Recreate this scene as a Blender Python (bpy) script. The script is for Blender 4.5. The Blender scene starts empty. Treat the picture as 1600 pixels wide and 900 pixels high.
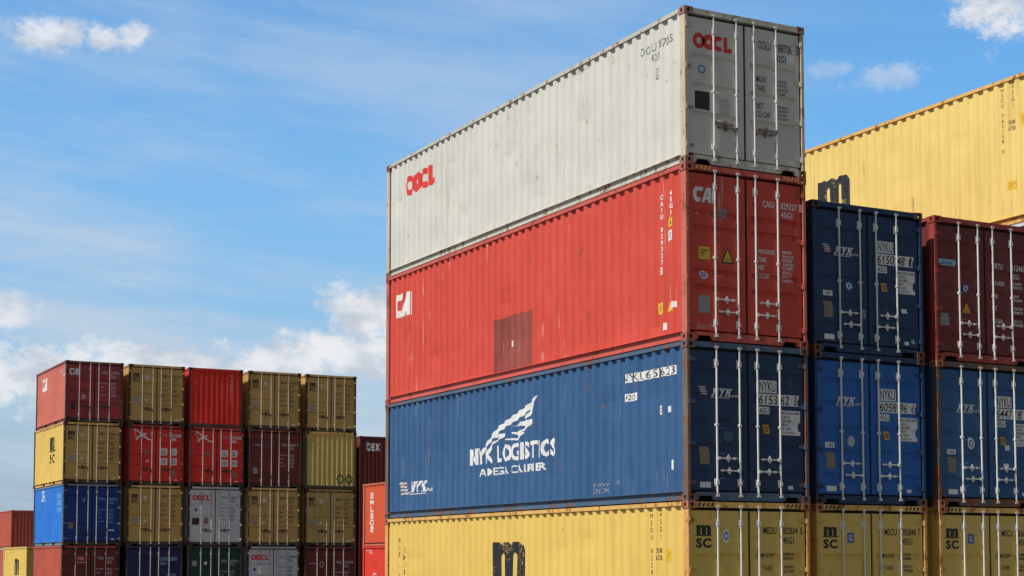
import bpy, bmesh, math, random
from mathutils import Vector, Matrix
R = math.radians
random.seed(7)
sc = bpy.context.scene
COL = sc.collection

# ------------------------------------------------------------------ camera
cam_d = bpy.data.cameras.new("camera"); cam = bpy.data.objects.new("camera", cam_d); COL.objects.link(cam)
yaw, pit, rol, F = 0.48501, 0.0688, -0.0003, 2528.7
fw = Vector((math.sin(yaw)*math.cos(pit), math.cos(yaw)*math.cos(pit), math.sin(pit)))
rt = Vector((math.cos(yaw), -math.sin(yaw), 0)); up = rt.cross(fw)
r2 = rt*math.cos(rol) + up*math.sin(rol); u2 = up*math.cos(rol) - rt*math.sin(rol)
m = Matrix((r2, u2, -fw)).transposed().to_4x4(); m.translation = Vector((-14.521, -21.510, 1.907))
cam.matrix_world = m
cam_d.sensor_width = 36; cam_d.lens = F*36/1600
cam_d.shift_x = 0.83/1600; cam_d.shift_y = 255.2/1600
cam_d.clip_start = 0.1; cam_d.clip_end = 9000
sc.camera = cam

# ------------------------------------------------------------------ sun, sky, exposure
SUN_EL, SUN_AZ = 55.0, 4.0           # azimuth: degrees in front of the plane of the door ends
s = Vector((-math.cos(R(SUN_AZ))*math.cos(R(SUN_EL)), -math.sin(R(SUN_AZ))*math.cos(R(SUN_EL)), math.sin(R(SUN_EL))))
sun_d = bpy.data.lights.new("sun", 'SUN'); sun = bpy.data.objects.new("sun", sun_d); COL.objects.link(sun)
sun_d.energy = 4.95; sun_d.angle = R(0.53); sun_d.color = (1.0, .955, .88)
sun.rotation_euler = s.to_track_quat('Z', 'Y').to_euler()
sc.view_settings.view_transform = 'Standard'; sc.view_settings.look = 'None'
sc.view_settings.exposure = 0.0; sc.view_settings.gamma = 1.0

world = bpy.data.worlds.new("World"); sc.world = world; world.use_nodes = True
nt = world.node_tree; nt.nodes.clear()

class NT:
    """small helper for wiring node trees"""
    def __init__(s, nt): s.nt = nt
    def n(s, typ, **kw):
        nd = s.nt.nodes.new(typ)
        for k, v in kw.items(): setattr(nd, k, v)
        return nd
    def put(s, sock, v):
        if isinstance(v, bpy.types.NodeSocket): s.nt.links.new(v, sock)
        elif v is not None: sock.default_value = v
    def math(s, op, a, b=None, c=None, clamp=False):
        nd = s.n('ShaderNodeMath', operation=op, use_clamp=clamp)
        for i, v in enumerate((a, b, c)):
            if v is not None: s.put(nd.inputs[i], v)
        return nd.outputs[0]
    def vmul(s, v, w):
        nd = s.n('ShaderNodeVectorMath', operation='MULTIPLY'); s.put(nd.inputs[0], v); s.put(nd.inputs[1], w); return nd.outputs[0]
    def noise(s, vec, scale, detail=4, rough=.5, lac=2.0):
        nd = s.n('ShaderNodeTexNoise'); s.put(nd.inputs['Vector'], vec)
        nd.inputs['Scale'].default_value = scale; nd.inputs['Detail'].default_value = detail
        nd.inputs['Roughness'].default_value = rough; nd.inputs['Lacunarity'].default_value = lac
        return nd.outputs['Fac']
    def step(s, v, a, b, lo=0., hi=1.):
        nd = s.n('ShaderNodeMapRange', interpolation_type='SMOOTHSTEP'); s.put(nd.inputs[0], v)
        nd.inputs[1].default_value = a; nd.inputs[2].default_value = b
        nd.inputs[3].default_value = lo; nd.inputs[4].default_value = hi
        return nd.outputs[0]
    def mix(s, fac, a, b, blend='MIX'):
        nd = s.n('ShaderNodeMix', data_type='RGBA', blend_type=blend)
        s.put(nd.inputs[0], fac); s.put(nd.inputs[6], a); s.put(nd.inputs[7], b); return nd.outputs[2]

W = NT(nt)
sky = W.n('ShaderNodeTexSky', sky_type='NISHITA'); sky.sun_disc = False
sky.sun_elevation = R(SUN_EL); sky.sun_rotation = R(266)
sky.altitude = 0; sky.air_density = 1.3; sky.dust_density = 0.6; sky.ozone_density = 2.5
tc = W.n('ShaderNodeTexCoord')
sx = W.n('ShaderNodeSeparateXYZ'); W.put(sx.inputs[0], tc.outputs['Generated'])
az = W.math('MULTIPLY', W.math('ARCTAN2', sx.outputs[0], sx.outputs[1]), 57.2958)
el = W.math('MULTIPLY', W.math('ARCSINE', sx.outputs[2]), 57.2958)
cxy = W.n('ShaderNodeCombineXYZ'); W.put(cxy.inputs[0], az); W.put(cxy.inputs[1], el)
AE = cxy.outputs[0]
n1 = W.noise(AE, 1.0, 7, .62)                 # cumulus edge detail
n2 = W.noise(W.vmul(AE, (1, 1.5, 1)), 3.2, 5, .6)
# cumulus heads: azimuth, elevation, half widths in degrees, density
BL = [(11.9, 17.75, 2.1, .75, .85), (13.3, 17.7, 1.3, .55, .8), (14.4, 17.9, .8, .5, .8), (44.9, 18.5, 1.9, 1.3, .95), (39.1, 16.9, .9, .35, .32), (41.3, 16.55, 1.5, .55, .38),
      (10.1, 8.5, 1.2, .6, .75), (7, 6.8, 4, 1.1, .85), (12.0, 6.3, 2.8, 1.2, .85), (15.6, 6.9, 2.6, .7, .9), (17.2, 6.3, 3.4, .9, .8), (19.6, 6.7, 2.2, .8, .88), (20.9, 7.5, 1.5, .65, .95),
      (22.5, 8.8, 1.4, 1.0, 1.), (22.9, 7.3, 2.4, .9, .9), (26, 8, 3, 1.5, 1.), (33, 7, 5, 1.8, 1.), (43, 6.5, 5, 2.2, 1.), (3, 7, 4, 1.6, 1.)]
mask = None; top = None
for a, e, ra, re, dn in BL:
    da = W.math('MULTIPLY', W.math('SUBTRACT', az, a), 1/ra); de = W.math('MULTIPLY', W.math('SUBTRACT', el, e), 1/re)
    d2 = W.math('ADD', W.math('MULTIPLY', da, da), W.math('MULTIPLY', de, de))
    v = W.math('SUBTRACT', 1.0, W.math('SQRT', d2))
    v = W.math('ADD', v, W.math('MULTIPLY', W.math('SUBTRACT', n1, .5), 2.3))
    v = W.math('ADD', v, W.math('MULTIPLY', W.math('SUBTRACT', n2, .5), .9))
    v = W.math('MULTIPLY', W.step(v, -.05, .75) if e > 12 else W.step(v, -.35, .50), dn)
    mask = v if mask is None else W.math('MAXIMUM', mask, v)
# thin high cirrus, drawn out sideways
rotv = W.n('ShaderNodeVectorRotate', rotation_type='Z_AXIS'); W.put(rotv.inputs['Vector'], AE); rotv.inputs['Angle'].default_value = R(6)
ci = W.noise(W.vmul(rotv.outputs[0], (.085, .45, 1)), 1.0, 7, .6)
ci2 = W.noise(W.vmul(rotv.outputs[0], (.05, .12, 1)), 1.0, 2, .5)
lefty = W.step(az, 24, 44, 1.0, .18)
low = W.step(el, 5, 17, 1.0, .45)
cir = W.math('MULTIPLY', W.math('MULTIPLY', W.step(W.math('ADD', W.math('MULTIPLY', ci, .7), W.math('MULTIPLY', ci2, .5)), .46, .74), lefty), low)
cir = W.math('ADD', W.math('MULTIPLY', cir, 1.0), W.math('MULTIPLY', lefty, .08))
# grey-blue air below the bank of clouds
hz = W.math('ADD', W.math('MULTIPLY', W.step(el, 17, 6), .55), W.math('MULTIPLY', W.step(el, 7, 2), .40))
CLW, CLG = (8.5, 8.55, 8.8, 1), (5.6, 6.1, 6.9, 1)
shade = W.step(W.noise(W.vmul(AE, (1, 1.6, 1)), .55, 4, .55), .36, .62)
# sky in view brightened by gain; unseen rest greyed and warmed for door fill
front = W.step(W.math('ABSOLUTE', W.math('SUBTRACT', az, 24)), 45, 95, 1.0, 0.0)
clear = W.mix(.6, sky.outputs[0], (2.0, 1.75, 1.40, 1))  # warm grey added to the sky outside the view, not clear air
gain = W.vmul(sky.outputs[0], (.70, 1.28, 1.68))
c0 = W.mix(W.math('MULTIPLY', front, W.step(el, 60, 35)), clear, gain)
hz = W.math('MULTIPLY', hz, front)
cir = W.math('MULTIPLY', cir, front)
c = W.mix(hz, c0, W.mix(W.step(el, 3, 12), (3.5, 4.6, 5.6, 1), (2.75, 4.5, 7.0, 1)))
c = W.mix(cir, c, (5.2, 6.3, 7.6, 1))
c = W.mix(mask, c, W.mix(shade, CLG, CLW))
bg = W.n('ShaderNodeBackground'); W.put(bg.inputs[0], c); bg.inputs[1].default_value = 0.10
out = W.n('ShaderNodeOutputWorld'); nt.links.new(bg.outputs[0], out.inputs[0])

# ------------------------------------------------------------------ materials
MATS = {}
def paint(name, col, rust=.15, dirt=.3, scr=.0, rough=.5, fade=.10, metal=0., dirtcol=(.16, .13, .10), scrcol=None):
    """weathered paint on steel: mottled colour, rain streaks, scratches, rust blooms"""
    if name in MATS: return MATS[name]
    mt = bpy.data.materials.new(name); mt.use_nodes = True; n = mt.node_tree; n.nodes.clear(); N = NT(n)
    g = N.n('ShaderNodeNewGeometry'); P = g.outputs['Position']
    col4 = tuple(col) + (1,)
    light = tuple(min(1, c*(1+fade)+.35*fade*max(col)) for c in col) + (1,)
    dark = tuple(c*(1-fade*1.3) for c in col) + (1,)
    base = N.mix(N.step(N.noise(P, .8, 5, .6), .3, .7), dark, light)
    base = N.mix(.5, base, col4)
    st = N.noise(N.vmul(P, (7, 7, .35)), 1.0, 5, .6)
    big = N.noise(P, .45, 3, .5)
    stm = N.math('MULTIPLY', N.step(st, .50, .74), N.step(big, .38, .66))
    base = N.mix(N.math('MULTIPLY', stm, dirt), base, tuple(dirtcol) + (1,))
    fine = N.noise(P, 9, 5, .7)
    base = N.mix(N.math('MULTIPLY', N.step(fine, .55, .75), dirt*.35), base, tuple(c*.6 for c in dirtcol) + (1,))
    if scr > 0:
        sn = N.noise(N.vmul(P, (13, 13, .55)), 1.0, 3, .6); sb = N.noise(N.vmul(P, (.8, .8, 1.1)), 1.0, 2, .5)
        sm = N.math('MULTIPLY', N.step(sn, .62, .70), N.step(sb, .47, .60))
        sccol = scrcol or tuple(min(.8, c*.4+.40) for c in col)
        base = N.mix(N.math('MULTIPLY', sm, scr), base, tuple(sccol) + (1,))
    rn = N.noise(N.vmul(P, (1, 1, .6)), 5.5, 6, .72); rb = N.noise(P, 1.1, 3, .6)
    lim = .80 - .30*rust
    rm = N.step(N.math('ADD', N.math('MULTIPLY', rn, .75), N.math('MULTIPLY', rb, .30)), lim-.12, lim-.06)
    rc = N.mix(N.noise(P, 22, 4, .7), (.10, .032, .014, 1), (.36, .13, .05, 1))
    base = N.mix(N.math('MULTIPLY', rm, min(1, .35+rust)), base, rc)
    b = N.n('ShaderNodeBsdfPrincipled'); N.put(b.inputs['Base Color'], base)
    N.put(b.inputs['Roughness'], N.math('ADD', N.math('MULTIPLY', rm, .3), N.math('ADD', rough-.08, N.math('MULTIPLY', fine, .2)), clamp=True))
    b.inputs['Metallic'].default_value = metal; b.inputs['Specular IOR Level'].default_value = .22
    bp = N.n('ShaderNodeBump'); bp.inputs['Strength'].default_value = .25; bp.inputs['Distance'].default_value = .012
    N.put(bp.inputs['Height'], N.math('ADD', N.noise(P, 2.2, 3, .5), N.math('MULTIPLY', rm, .15)))
    n.links.new(bp.outputs[0], b.inputs['Normal'])
    o = N.n('ShaderNodeOutputMaterial'); n.links.new(b.outputs[0], o.inputs[0])
    MATS[name] = mt; return mt
def decal(name, col, wear=.35, rough=.55):
    """vinyl or stencilled paint, chipped: the chips are real gaps that show the panel"""
    if name in MATS: return MATS[name]
    mt = bpy.data.materials.new(name); mt.use_nodes = True; n = mt.node_tree; n.nodes.clear(); N = NT(n)
    g = N.n('ShaderNodeNewGeometry'); P = g.outputs['Position']
    b = N.n('ShaderNodeBsdfPrincipled')
    base = N.mix(N.step(N.noise(P, 3, 4, .6), .35, .7), tuple(c*.88 for c in col) + (1,), tuple(col) + (1,))
    N.put(b.inputs['Base Color'], base); b.inputs['Roughness'].default_value = rough
    chips = N.step(N.math('ADD', N.math('MULTIPLY', N.noise(P, 30, 4, .7), .6), N.math('MULTIPLY', N.noise(P, 2.5, 2, .5), .4)), .60-.10*wear, .64-.10*wear, 1, 1-min(1, wear*1.6))
    N.put(b.inputs['Alpha'], chips)
    o = N.n('ShaderNodeOutputMaterial'); n.links.new(b.outputs[0], o.inputs[0])
    MATS[name] = mt; return mt
def plain(name, col, rough=.6, metal=0.):
    if name in MATS: return MATS[name]
    mt = bpy.data.materials.new(name); mt.use_nodes = True; n = mt.node_tree; N = NT(n); b = n.nodes['Principled BSDF']
    g = N.n('ShaderNodeNewGeometry')
    N.put(b.inputs['Base Color'], N.mix(N.noise(g.outputs['Position'], 7, 5, .6), tuple(c*.75 for c in col)+(1,), tuple(min(1, c*1.2) for c in col)+(1,)))
    b.inputs['Roughness'].default_value = rough; b.inputs['Metallic'].default_value = metal
    MATS[name] = mt; return mt

dull = paint('dull_bar_steel', (.55, .52, .46), rust=.3, dirt=.5, rough=.55, fade=.1)
grime = paint('grimy_dark_frame', (.065, .055, .045), rust=.35, dirt=.4, fade=.3)
galv = paint('galvanised_steel', (.72, .71, .68), rust=.26, dirt=.40, rough=.42, fade=.05)
rubber = plain('door_rubber', (.012, .012, .013), .8)
under = plain('underbody_bitumen', (.03, .028, .026), .9)
Wh, Bk = decal('white_vinyl', (.80, .80, .78), .30), decal('black_vinyl', (.014, .015, .02), .25)
BkW = decal('chipped_black_paint', (.018, .02, .025), .52)
WhC = decal('white_paint_clean', (.82, .82, .80), .12)
Yl, Og = decal('yellow_label', (.80, .52, .03), .2), decal('orange_label', (.72, .33, .03), .2)
Rd, Bl = decal('red_vinyl', (.72, .035, .02), .15), decal('blue_label', (.04, .13, .42), .2)
Gy = decal('grey_plate', (.33, .33, .31), .25); Tn = decal('tan_plate', (.26, .20, .13), .25)
PalR = decal('pale_pink_paint', (.62, .36, .32), .3); Cy = decal('pale_blue_label', (.30, .52, .62), .15)
Hz = decal('hazard_yellow', (.66, .42, .10), .2); PatR = decal('dull_red_print', (.25, .075, .055), .10)
ScW = decal('scrawl_white', (.5, .42, .40), .8); BrR = decal('fresh_red_paint', (.60, .03, .025), .1)

# ------------------------------------------------------------------ mesh helpers
class MB:
    def __init__(s): s.v, s.f = [], []
    def box(s, x0, x1, y0, y1, z0, z1):
        i = len(s.v)
        s.v += [(x, y, z) for z in (z0, z1) for y in (y0, y1) for x in (x0, x1)]
        for q in ((0, 2, 3, 1), (4, 5, 7, 6), (0, 1, 5, 4), (2, 6, 7, 3), (0, 4, 6, 2), (1, 3, 7, 5)): s.f.append([i+k for k in q])
    def prism(s, poly, axis, a0, a1):
        """poly in the two other axes, extruded along axis"""
        i = len(s.v); k = len(poly)
        for a in (a0, a1):
            for p, q in poly:
                s.v.append({'x': (a, p, q), 'y': (p, a, q), 'z': (p, q, a)}[axis])
        s.f.append(list(range(i, i+k))); s.f.append(list(range(i+2*k-1, i+k-1, -1)))
        for j in range(k): s.f.append([i+j, i+(j+1) % k, i+k+(j+1) % k, i+k+j])
    def cyl(s, x, y, z0, z1, r, n=10):
        s.prism([(x+r*math.cos(2*math.pi*t/n), y+r*math.sin(2*math.pi*t/n)) for t in range(n)], 'z', z0, z1)
    def mesh(s, name, mat, smooth=False):
        me = bpy.data.meshes.new(name); me.from_pydata(s.v, [], s.f); me.validate()
        bm = bmesh.new(); bm.from_mesh(me); bmesh.ops.recalc_face_normals(bm, faces=bm.faces); bm.to_mesh(me); bm.free()
        me.materials.append(mat)
        if smooth:
            me.shade_smooth()
            me.set_sharp_from_angle(angle=R(40))
        return me
def part(name, me, parent, loc=(0, 0, 0), label=None):
    o = bpy.data.objects.new(name, me); COL.objects.link(o); o.parent = parent; o.location = loc
    if label: o['label'] = label
    return o
CACHE = {}
def cached(key, fn):
    if key not in CACHE: CACHE[key] = fn()
    return CACHE[key]

CW = 2.438
H8, H9 = 2.591, 2.896
L20, L40 = 6.058, 12.192
P0 = .150                     # corrugated side starts this far from the container's ends

def side_depth(t):            # inward offset of the corrugated side at t metres from its start
    t = t % .278
    if t < .086: return 0.
    if t < .136: return .036*(t-.086)/.050
    if t < .228: return .036
    return .036*(1-(t-.228)/.050)
def side_breaks(L):
    b = []; t = 0
    while t < L-2*P0:
        for k in (0, .086, .136, .228):
            if t+k < L-2*P0: b.append(P0+t+k)
        t += .278
    return b+[L-P0]

def dents_for(key):
    rnd = random.Random(key)
    return [(rnd.uniform(.6, 11.6), rnd.uniform(.3, 2.4), rnd.uniform(.12, .45), rnd.uniform(.12, .55), rnd.uniform(.006, .022)) for _ in range(26)] + \
           [(rnd.uniform(0, 12.2), rnd.uniform(.5, 2.2), rnd.uniform(.8, 1.8), rnd.uniform(.6, 1.2), rnd.uniform(-.008, .014)) for _ in range(9)]
DENTS = {}
def side_x(L, H, mat, y, z):
    k = mat.name
    if k not in DENTS: DENTS[k] = dents_for(k)
    edge = max(0., min(1, (z-.155)/.15, (H-.055-z)/.15, (y-P0)/.2, (L-P0-y)/.2))
    d = 0.
    for a, b, ra, rb, dp in DENTS[k]:
        q = ((y-a)/ra)**2+((z-b)/rb)**2
        if q < 4: d += dp*math.exp(-q*1.6)
    return .018+side_depth(y-P0)+d*edge
def zrows(H): return [.155+(H-.055-.155)*i/16 for i in range(17)]
def side_mesh(L, H, mat):
    def f():
        mb = MB(); ys = side_breaks(L)
        zz = zrows(H)
        for z in zz:
            for y in ys: mb.v.append((side_x(L, H, mat, y, z), y, z))
        n = len(ys)
        for r in range(len(zz)-1):
            for i in range(n-1): mb.f.append([r*n+i, r*n+i+1, (r+1)*n+i+1, (r+1)*n+i])
        return mb.mesh('side_panel', mat)
    return cached(('side', L, H, mat.name), f)
def mirror_mesh(me, key):
    def f():
        m2 = me.copy(); bm = bmesh.new(); bm.from_mesh(m2)
        for v in bm.verts: v.co.x = CW-v.co.x
        bmesh.ops.reverse_faces(bm, faces=bm.faces); bm.to_mesh(m2); bm.free(); return m2
    return cached(key, f)

def casting_mesh(mat):
    def f():
        # corner at origin, body towards +x +y +z ; holes on the x=0 and y=0 faces
        bx, by, bz = .162, .178, .118
        mb = MB()
        def plate(fn, w, h, hw, hh):
            i = len(mb.v); cx, cz = w/2, h/2
            Rr = [(0, 0), (w, 0), (w, h), (0, h)]
            k = .42
            O = [(-hw, -hh*k), (-hw*k, -hh), (hw*k, -hh), (hw, -hh*k), (hw, hh*k), (hw*k, hh), (-hw*k, hh), (-hw, hh*k)]
            O = [(cx+a, cz+b) for a, b in O]
            for p in Rr: mb.v.append(fn(p[0], p[1], 0))
            for p in O: mb.v.append(fn(p[0], p[1], 0))
            for p in O: mb.v.append(fn(p[0], p[1], .03))
            r = [i, i+1, i+2, i+3]; o = [i+4+j for j in range(8)]; q = [i+12+j for j in range(8)]
            corners = [(r[0], o[0], o[1]), (r[1], o[2], o[3]), (r[2], o[4], o[5]), (r[3], o[6], o[7])]
            for c_ in corners: mb.f.append(list(c_))
            mb.f += [[r[0], r[1], o[2], o[1]], [r[1], r[2], o[4], o[3]], [r[2], r[3], o[6], o[5]], [r[3], r[0], o[0], o[7]]]
            for j in range(8): mb.f.append([o[j], o[(j+1) % 8], q[(j+1) % 8], q[j]])
            i2 = len(mb.v)
        plate(lambda a, b, d: (a, d, b), bx, bz, .030, .036)
        plate(lambda a, b, d: (d, a, b), by, bz, .027, .038)
        # remaining faces
        i = len(mb.v); mb.v += [(x, y, z) for z in (0, bz) for y in (0, by) for x in (0, bx)]
        for q in ((0, 2, 3, 1), (4, 5, 7, 6), (2, 6, 7, 3), (1, 3, 7, 5)): mb.f.append([i+k for k in q])
        me = bpy.data.meshes.new('corner_casting'); me.from_pydata(mb.v, [], mb.f)
        bm = bmesh.new(); bm.from_mesh(me); bmesh.ops.remove_doubles(bm, verts=bm.verts, dist=.0005)
        bmesh.ops.recalc_face_normals(bm, faces=bm.faces); bm.to_mesh(me); bm.free()
        me.materials.append(mat); return me
    return cached(('cast', mat.name), f)
def flipped(me, sx, sy, key):
    def f():
        m2 = me.copy(); bm = bmesh.new(); bm.from_mesh(m2)
        for v in bm.verts:
            if sx: v.co.x = -v.co.x
            if sy: v.co.y = -v.co.y
        if sx != sy: bmesh.ops.reverse_faces(bm, faces=bm.faces)
        bm.to_mesh(m2); bm.free(); return m2
    return cached(key, f)

RODS = (.585, 1.04, CW-1.04, CW-.585)
DX = ((.082, 1.196), (1.240, CW-.092))     # the two door leaves
DY = .046                                   # outer plane of the doors
ZD0 = .178                                  # sill height
def grooves(style, H):
    z0, z1 = ZD0, H-.150; h = z1-z0
    if style == 'ledge':      # four narrow ledges between flat fields
        return [(z0+h*a-.06, z0+h*a+.06) for a in (.288, .496, .708)]
    if style == 'pairs':
        return [(z0+h*a-.055, z0+h*a+.055) for a in (.27, .375, .65, .745)] if H > 2.7 else [(z0+h*a-.05, z0+h*a+.05) for a in (.23, .42, .61, .80)]
    return [(z0+h*a-.085, z0+h*a+.085) for a in (.12, .30, .48, .66, .84)]   # 'wave'
def gdep(style): return .024 if style == 'wave' else .038
def slopes(style): return (.060, .050) if style == 'wave' else (.050, .030)     # lower ramp, upper lip
def door_depth(style, H, x, z):
    for a, b in grooves(style, H):
        sb, st = slopes(style)
        if a <= z <= b:
            return gdep(style)*max(0., min(1, (z-a)/sb, (b-z)/st))
    return 0.
def leaf_mesh(k, style, H, mat):
    def f():
        x0, x1 = DX[k]; mb = MB(); sb, st = slopes(style)
        xs = [x0, x0+.075, x0+.10, x1-.10, x1-.075, x1]
        z0, z1 = ZD0, H-.150
        zs = [z0]
        for a, b in grooves(style, H): zs += [a, a+sb, b-st, b]
        zs.append(z1)
        for z in zs:
            for i, x in enumerate(xs):
                d = door_depth(style, H, x, z) if 2 <= i <= 3 else 0
                mb.v.append((x, DY+d+random.uniform(-.0008, .0008), z))
        n = len(xs)
        for r in range(len(zs)-1):
            for i in range(n-1): mb.f.append([r*n+i, r*n+i+1, (r+1)*n+i+1, (r+1)*n+i])
        # rim
        i = len(mb.v)
        ring = [(x0, z0), (x1, z0), (x1, z1), (x0, z1)]
        for y in (DY, DY+.054):
            for x, z in ring: mb.v.append((x, y, z))
        for j in range(4): mb.f.append([i+j, i+(j+1) % 4, i+4+(j+1) % 4, i+4+j])
        me = bpy.data.meshes.new('door'); me.from_pydata(mb.v, [], mb.f); me.materials.append(mat); return me
    return cached(('leaf', k, style, H, mat.name), f)
def rod_mesh(H, rmat):
    def f():
        mb = MB(); y = .022
        mb.cyl(0, y, .10, H-.085, .0165, 12)
        for z in (.082, H-.120):                                   # cam ends and keepers
            mb.box(-.022, .022, .004, .04, z, z+.045)
        mb.box(-.034, .034, -.002, .0118, H-.098, H-.070); mb.box(-.034, .034, -.002, .0118, .075, .100)
        for z, hh in ((H-.42, .14), (.24, .13)):                   # guide plates
            mb.box(-.044, .020, .030, .0448, z, z+hh); mb.box(-.024, .024, -.001, .032, z+.03, z+hh-.03)
        for z in (H*.47,):
            mb.box(-.034, .034, .030, .0448, z, z+.045); mb.box(-.022, .022, .0, .032, z+.008, z+.036)
        return mb.mesh('locking_bar', rmat)
    return cached(('rod', H, rmat.name), f)
def handle_mesh(d, mat):
    def f():
        mb = MB()
        mb.box(min(.0, .05*d), max(.0, .05*d), -.004, .036, -.026, .026)                      # hub on the bar
        mb.prism([(.04*d, -.013), (.40*d, -.006), (.40*d, .009), (.04*d, .013)], 'y', .004, .014)
        mb.box(min(.19*d, .25*d), max(.19*d, .25*d), .014, .0448, -.034, .034)                # catch
        mb.prism([(.20*d, .03), (.24*d, .03), (.225*d, .062), (.215*d, .062)], 'y', .012, .032)
        mb.prism([(.20*d, -.03), (.215*d, -.062), (.225*d, -.062), (.24*d, -.03)], 'y', .012, .032)
        mb.box(min(.33*d, .36*d), max(.33*d, .36*d), .016, .0448, -.02, .02)
        return mb.mesh('door_handle', mat)
    return cached(('handle', d, mat.name), f)
def hinge_mesh(k, mat):
    def f():
        mb = MB(); s_ = 1 if k == 0 else -1
        xe = DX[0][0] if k == 0 else DX[1][1]
        mb.prism([(xe+.10*s_, -.028), (xe+.10*s_, .028), (xe-.030*s_, .034), (xe-.030*s_, -.034)], 'y', .030, .0448)
        mb.cyl(xe-.018*s_, .028, -.045, .045, .016, 8)
        mb.box(min(xe-.058*s_, xe-.026*s_), max(xe-.058*s_, xe-.026*s_), -.001, .02, -.04, .04)
        return mb.mesh('hinge', mat)
    return cached(('hinge', k, mat.name), f)

def end_depth(t):
    t = t % .236
    if t < .070: return 0.
    if t < .118: return .045*(t-.070)/.048
    if t < .188: return .045
    return .045*(1-(t-.188)/.048)
def end_mesh(H, mat):          # corrugated front wall, at y = 0 outward -y
    def f():
        mb = MB(); xs = []; t = 0
        while t < CW-.14:
            for k in (0, .070, .118, .188):
                if t+k < CW-.14: xs.append(.07+t+k)
            t += .236
        xs.append(CW-.07); n = len(xs)
        for z in (.14, H-.09):
            for x in xs: mb.v.append((x, .02+end_depth(x-.07), z))
        for i in range(n-1): mb.f.append([i, i+1, n+i+1, n+i])
        me = bpy.data.meshes.new('front_wall'); me.from_pydata(mb.v, [], mb.f); me.materials.append(mat); return me
    return cached(('end', H, mat.name), f)

# ------------------------------------------------------------------ lettering
def mesh2d_from_curve(cd):
    ob = bpy.data.objects.new('tmp', cd); COL.objects.link(ob)
    dg = bpy.context.evaluated_depsgraph_get(); dg.update()
    me = bpy.data.meshes.new_from_object(ob.evaluated_get(dg))
    v = [(p.co.x, p.co.y) for p in me.vertices]; f = [list(p.vertices) for p in me.polygons]
    bpy.data.objects.remove(ob); bpy.data.meshes.remove(me); bpy.data.curves.remove(cd)
    return v, f
def text2d(txt, bold=0., shear=0., space=1., stacked=False, line=1.):
    def f():
        cd = bpy.data.curves.new('t', 'FONT'); cd.body = '\n'.join(txt) if stacked else txt
        if stacked: cd.align_x = 'CENTER'
        cd.offset = bold; cd.shear = shear; cd.space_character = space; cd.space_line = line; cd.resolution_u = 3; cd.fill_mode = 'FRONT'
        return mesh2d_from_curve(cd)
    return cached(('t', txt, bold, shear, space, stacked, line), f)
def poly2d(key, polys):
    """list of closed outlines (holes by even-odd fill)"""
    def f():
        cd = bpy.data.curves.new('p', 'CURVE'); cd.dimensions = '2D'; cd.fill_mode = 'FRONT'
        for p in polys:
            sp = cd.splines.new('POLY'); sp.points.add(len(p)-1); sp.use_cyclic_u = True
            for q, (x, y) in zip(sp.points, p): q.co = (x, y, 0, 1)
        return mesh2d_from_curve(cd)
    return cached(('p', key), f)
def circ(cx, cy, rx, ry, n=20, a0=0, a1=360):
    return [(cx+rx*math.cos(R(a0+(a1-a0)*i/n)), cy+ry*math.sin(R(a0+(a1-a0)*i/n))) for i in range(n if a1-a0 == 360 else n+1)]
def arc(cx, cy, r0, r1, a0, a1, n=18): return circ(cx, cy, r1, r1, n, a0, a1) + circ(cx, cy, r0, r0, n, a0, a1)[::-1]
def bar(x0, y0, x1, y1, w):
    d = Vector((x1-x0, y1-y0)).normalized(); nx, ny = -d.y*w/2, d.x*w/2
    return [(x0+nx, y0+ny), (x0-nx, y0-ny), (x1-nx, y1-ny), (x1+nx, y1+ny)]
def merge(*ms):
    V, Fc = [], []
    for v, f in ms:
        i = len(V); V += v; Fc += [[k+i for k in q] for q in f]
    return V, Fc
def fit(vf, x0, y0, x1, y1):
    v, f = vf; mx, Mx = min(p[0] for p in v), max(p[0] for p in v); my, My = min(p[1] for p in v), max(p[1] for p in v)
    return [(x0+(p[0]-mx)/(Mx-mx)*(x1-x0), y0+(p[1]-my)/(My-my)*(y1-y0)) for p in v], f
def lg_ring():
    ms = [poly2d('o1', [circ(.5, .5, .5, .5, 28), circ(.5, .5, .2, .22, 18)])]
    flower = [(1.32+.2*math.cos(R(a))*(1 if i % 2 == 0 else .62), .5+.2*math.sin(R(a))*(1 if i % 2 == 0 else .62)) for i, a in enumerate(range(90, 450, 36))]
    ms.append(poly2d('o2', [circ(1.32, .5, .5, .5, 28), flower]))
    ms.append(poly2d('o3', [arc(2.14, .5, .2, .5, 48, 312)]))
    ms.append(poly2d('o4', [[(2.58, 0), (3.25, 0), (3.25, .3), (2.88, .3), (2.88, 1), (2.58, 1)]]))
    return merge(*ms)
def lg_cai():
    c_ = [(1.0, 1.0), (.25, 1.0), (0, .72), (0, .28), (.22, 0), (.62, 0), (.72, .3), (.40, .3), (.32, .38), (.32, .66), (.42, .74), (.92, .74)]
    a_ = [(.78, 0), (1.28, 1.0), (1.72, 1.0), (1.72, 0), (1.42, 0), (1.42, .2), (1.16, .2), (1.08, 0)]
    h_ = [(1.27, .42), (1.42, .42), (1.42, .74)]
    return merge(poly2d('c1', [c_]), poly2d('c2', [a_, h_]), poly2d('c3', [[(1.80, 0), (2.06, 0), (2.06, 1), (1.80, 1)]]))
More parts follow.
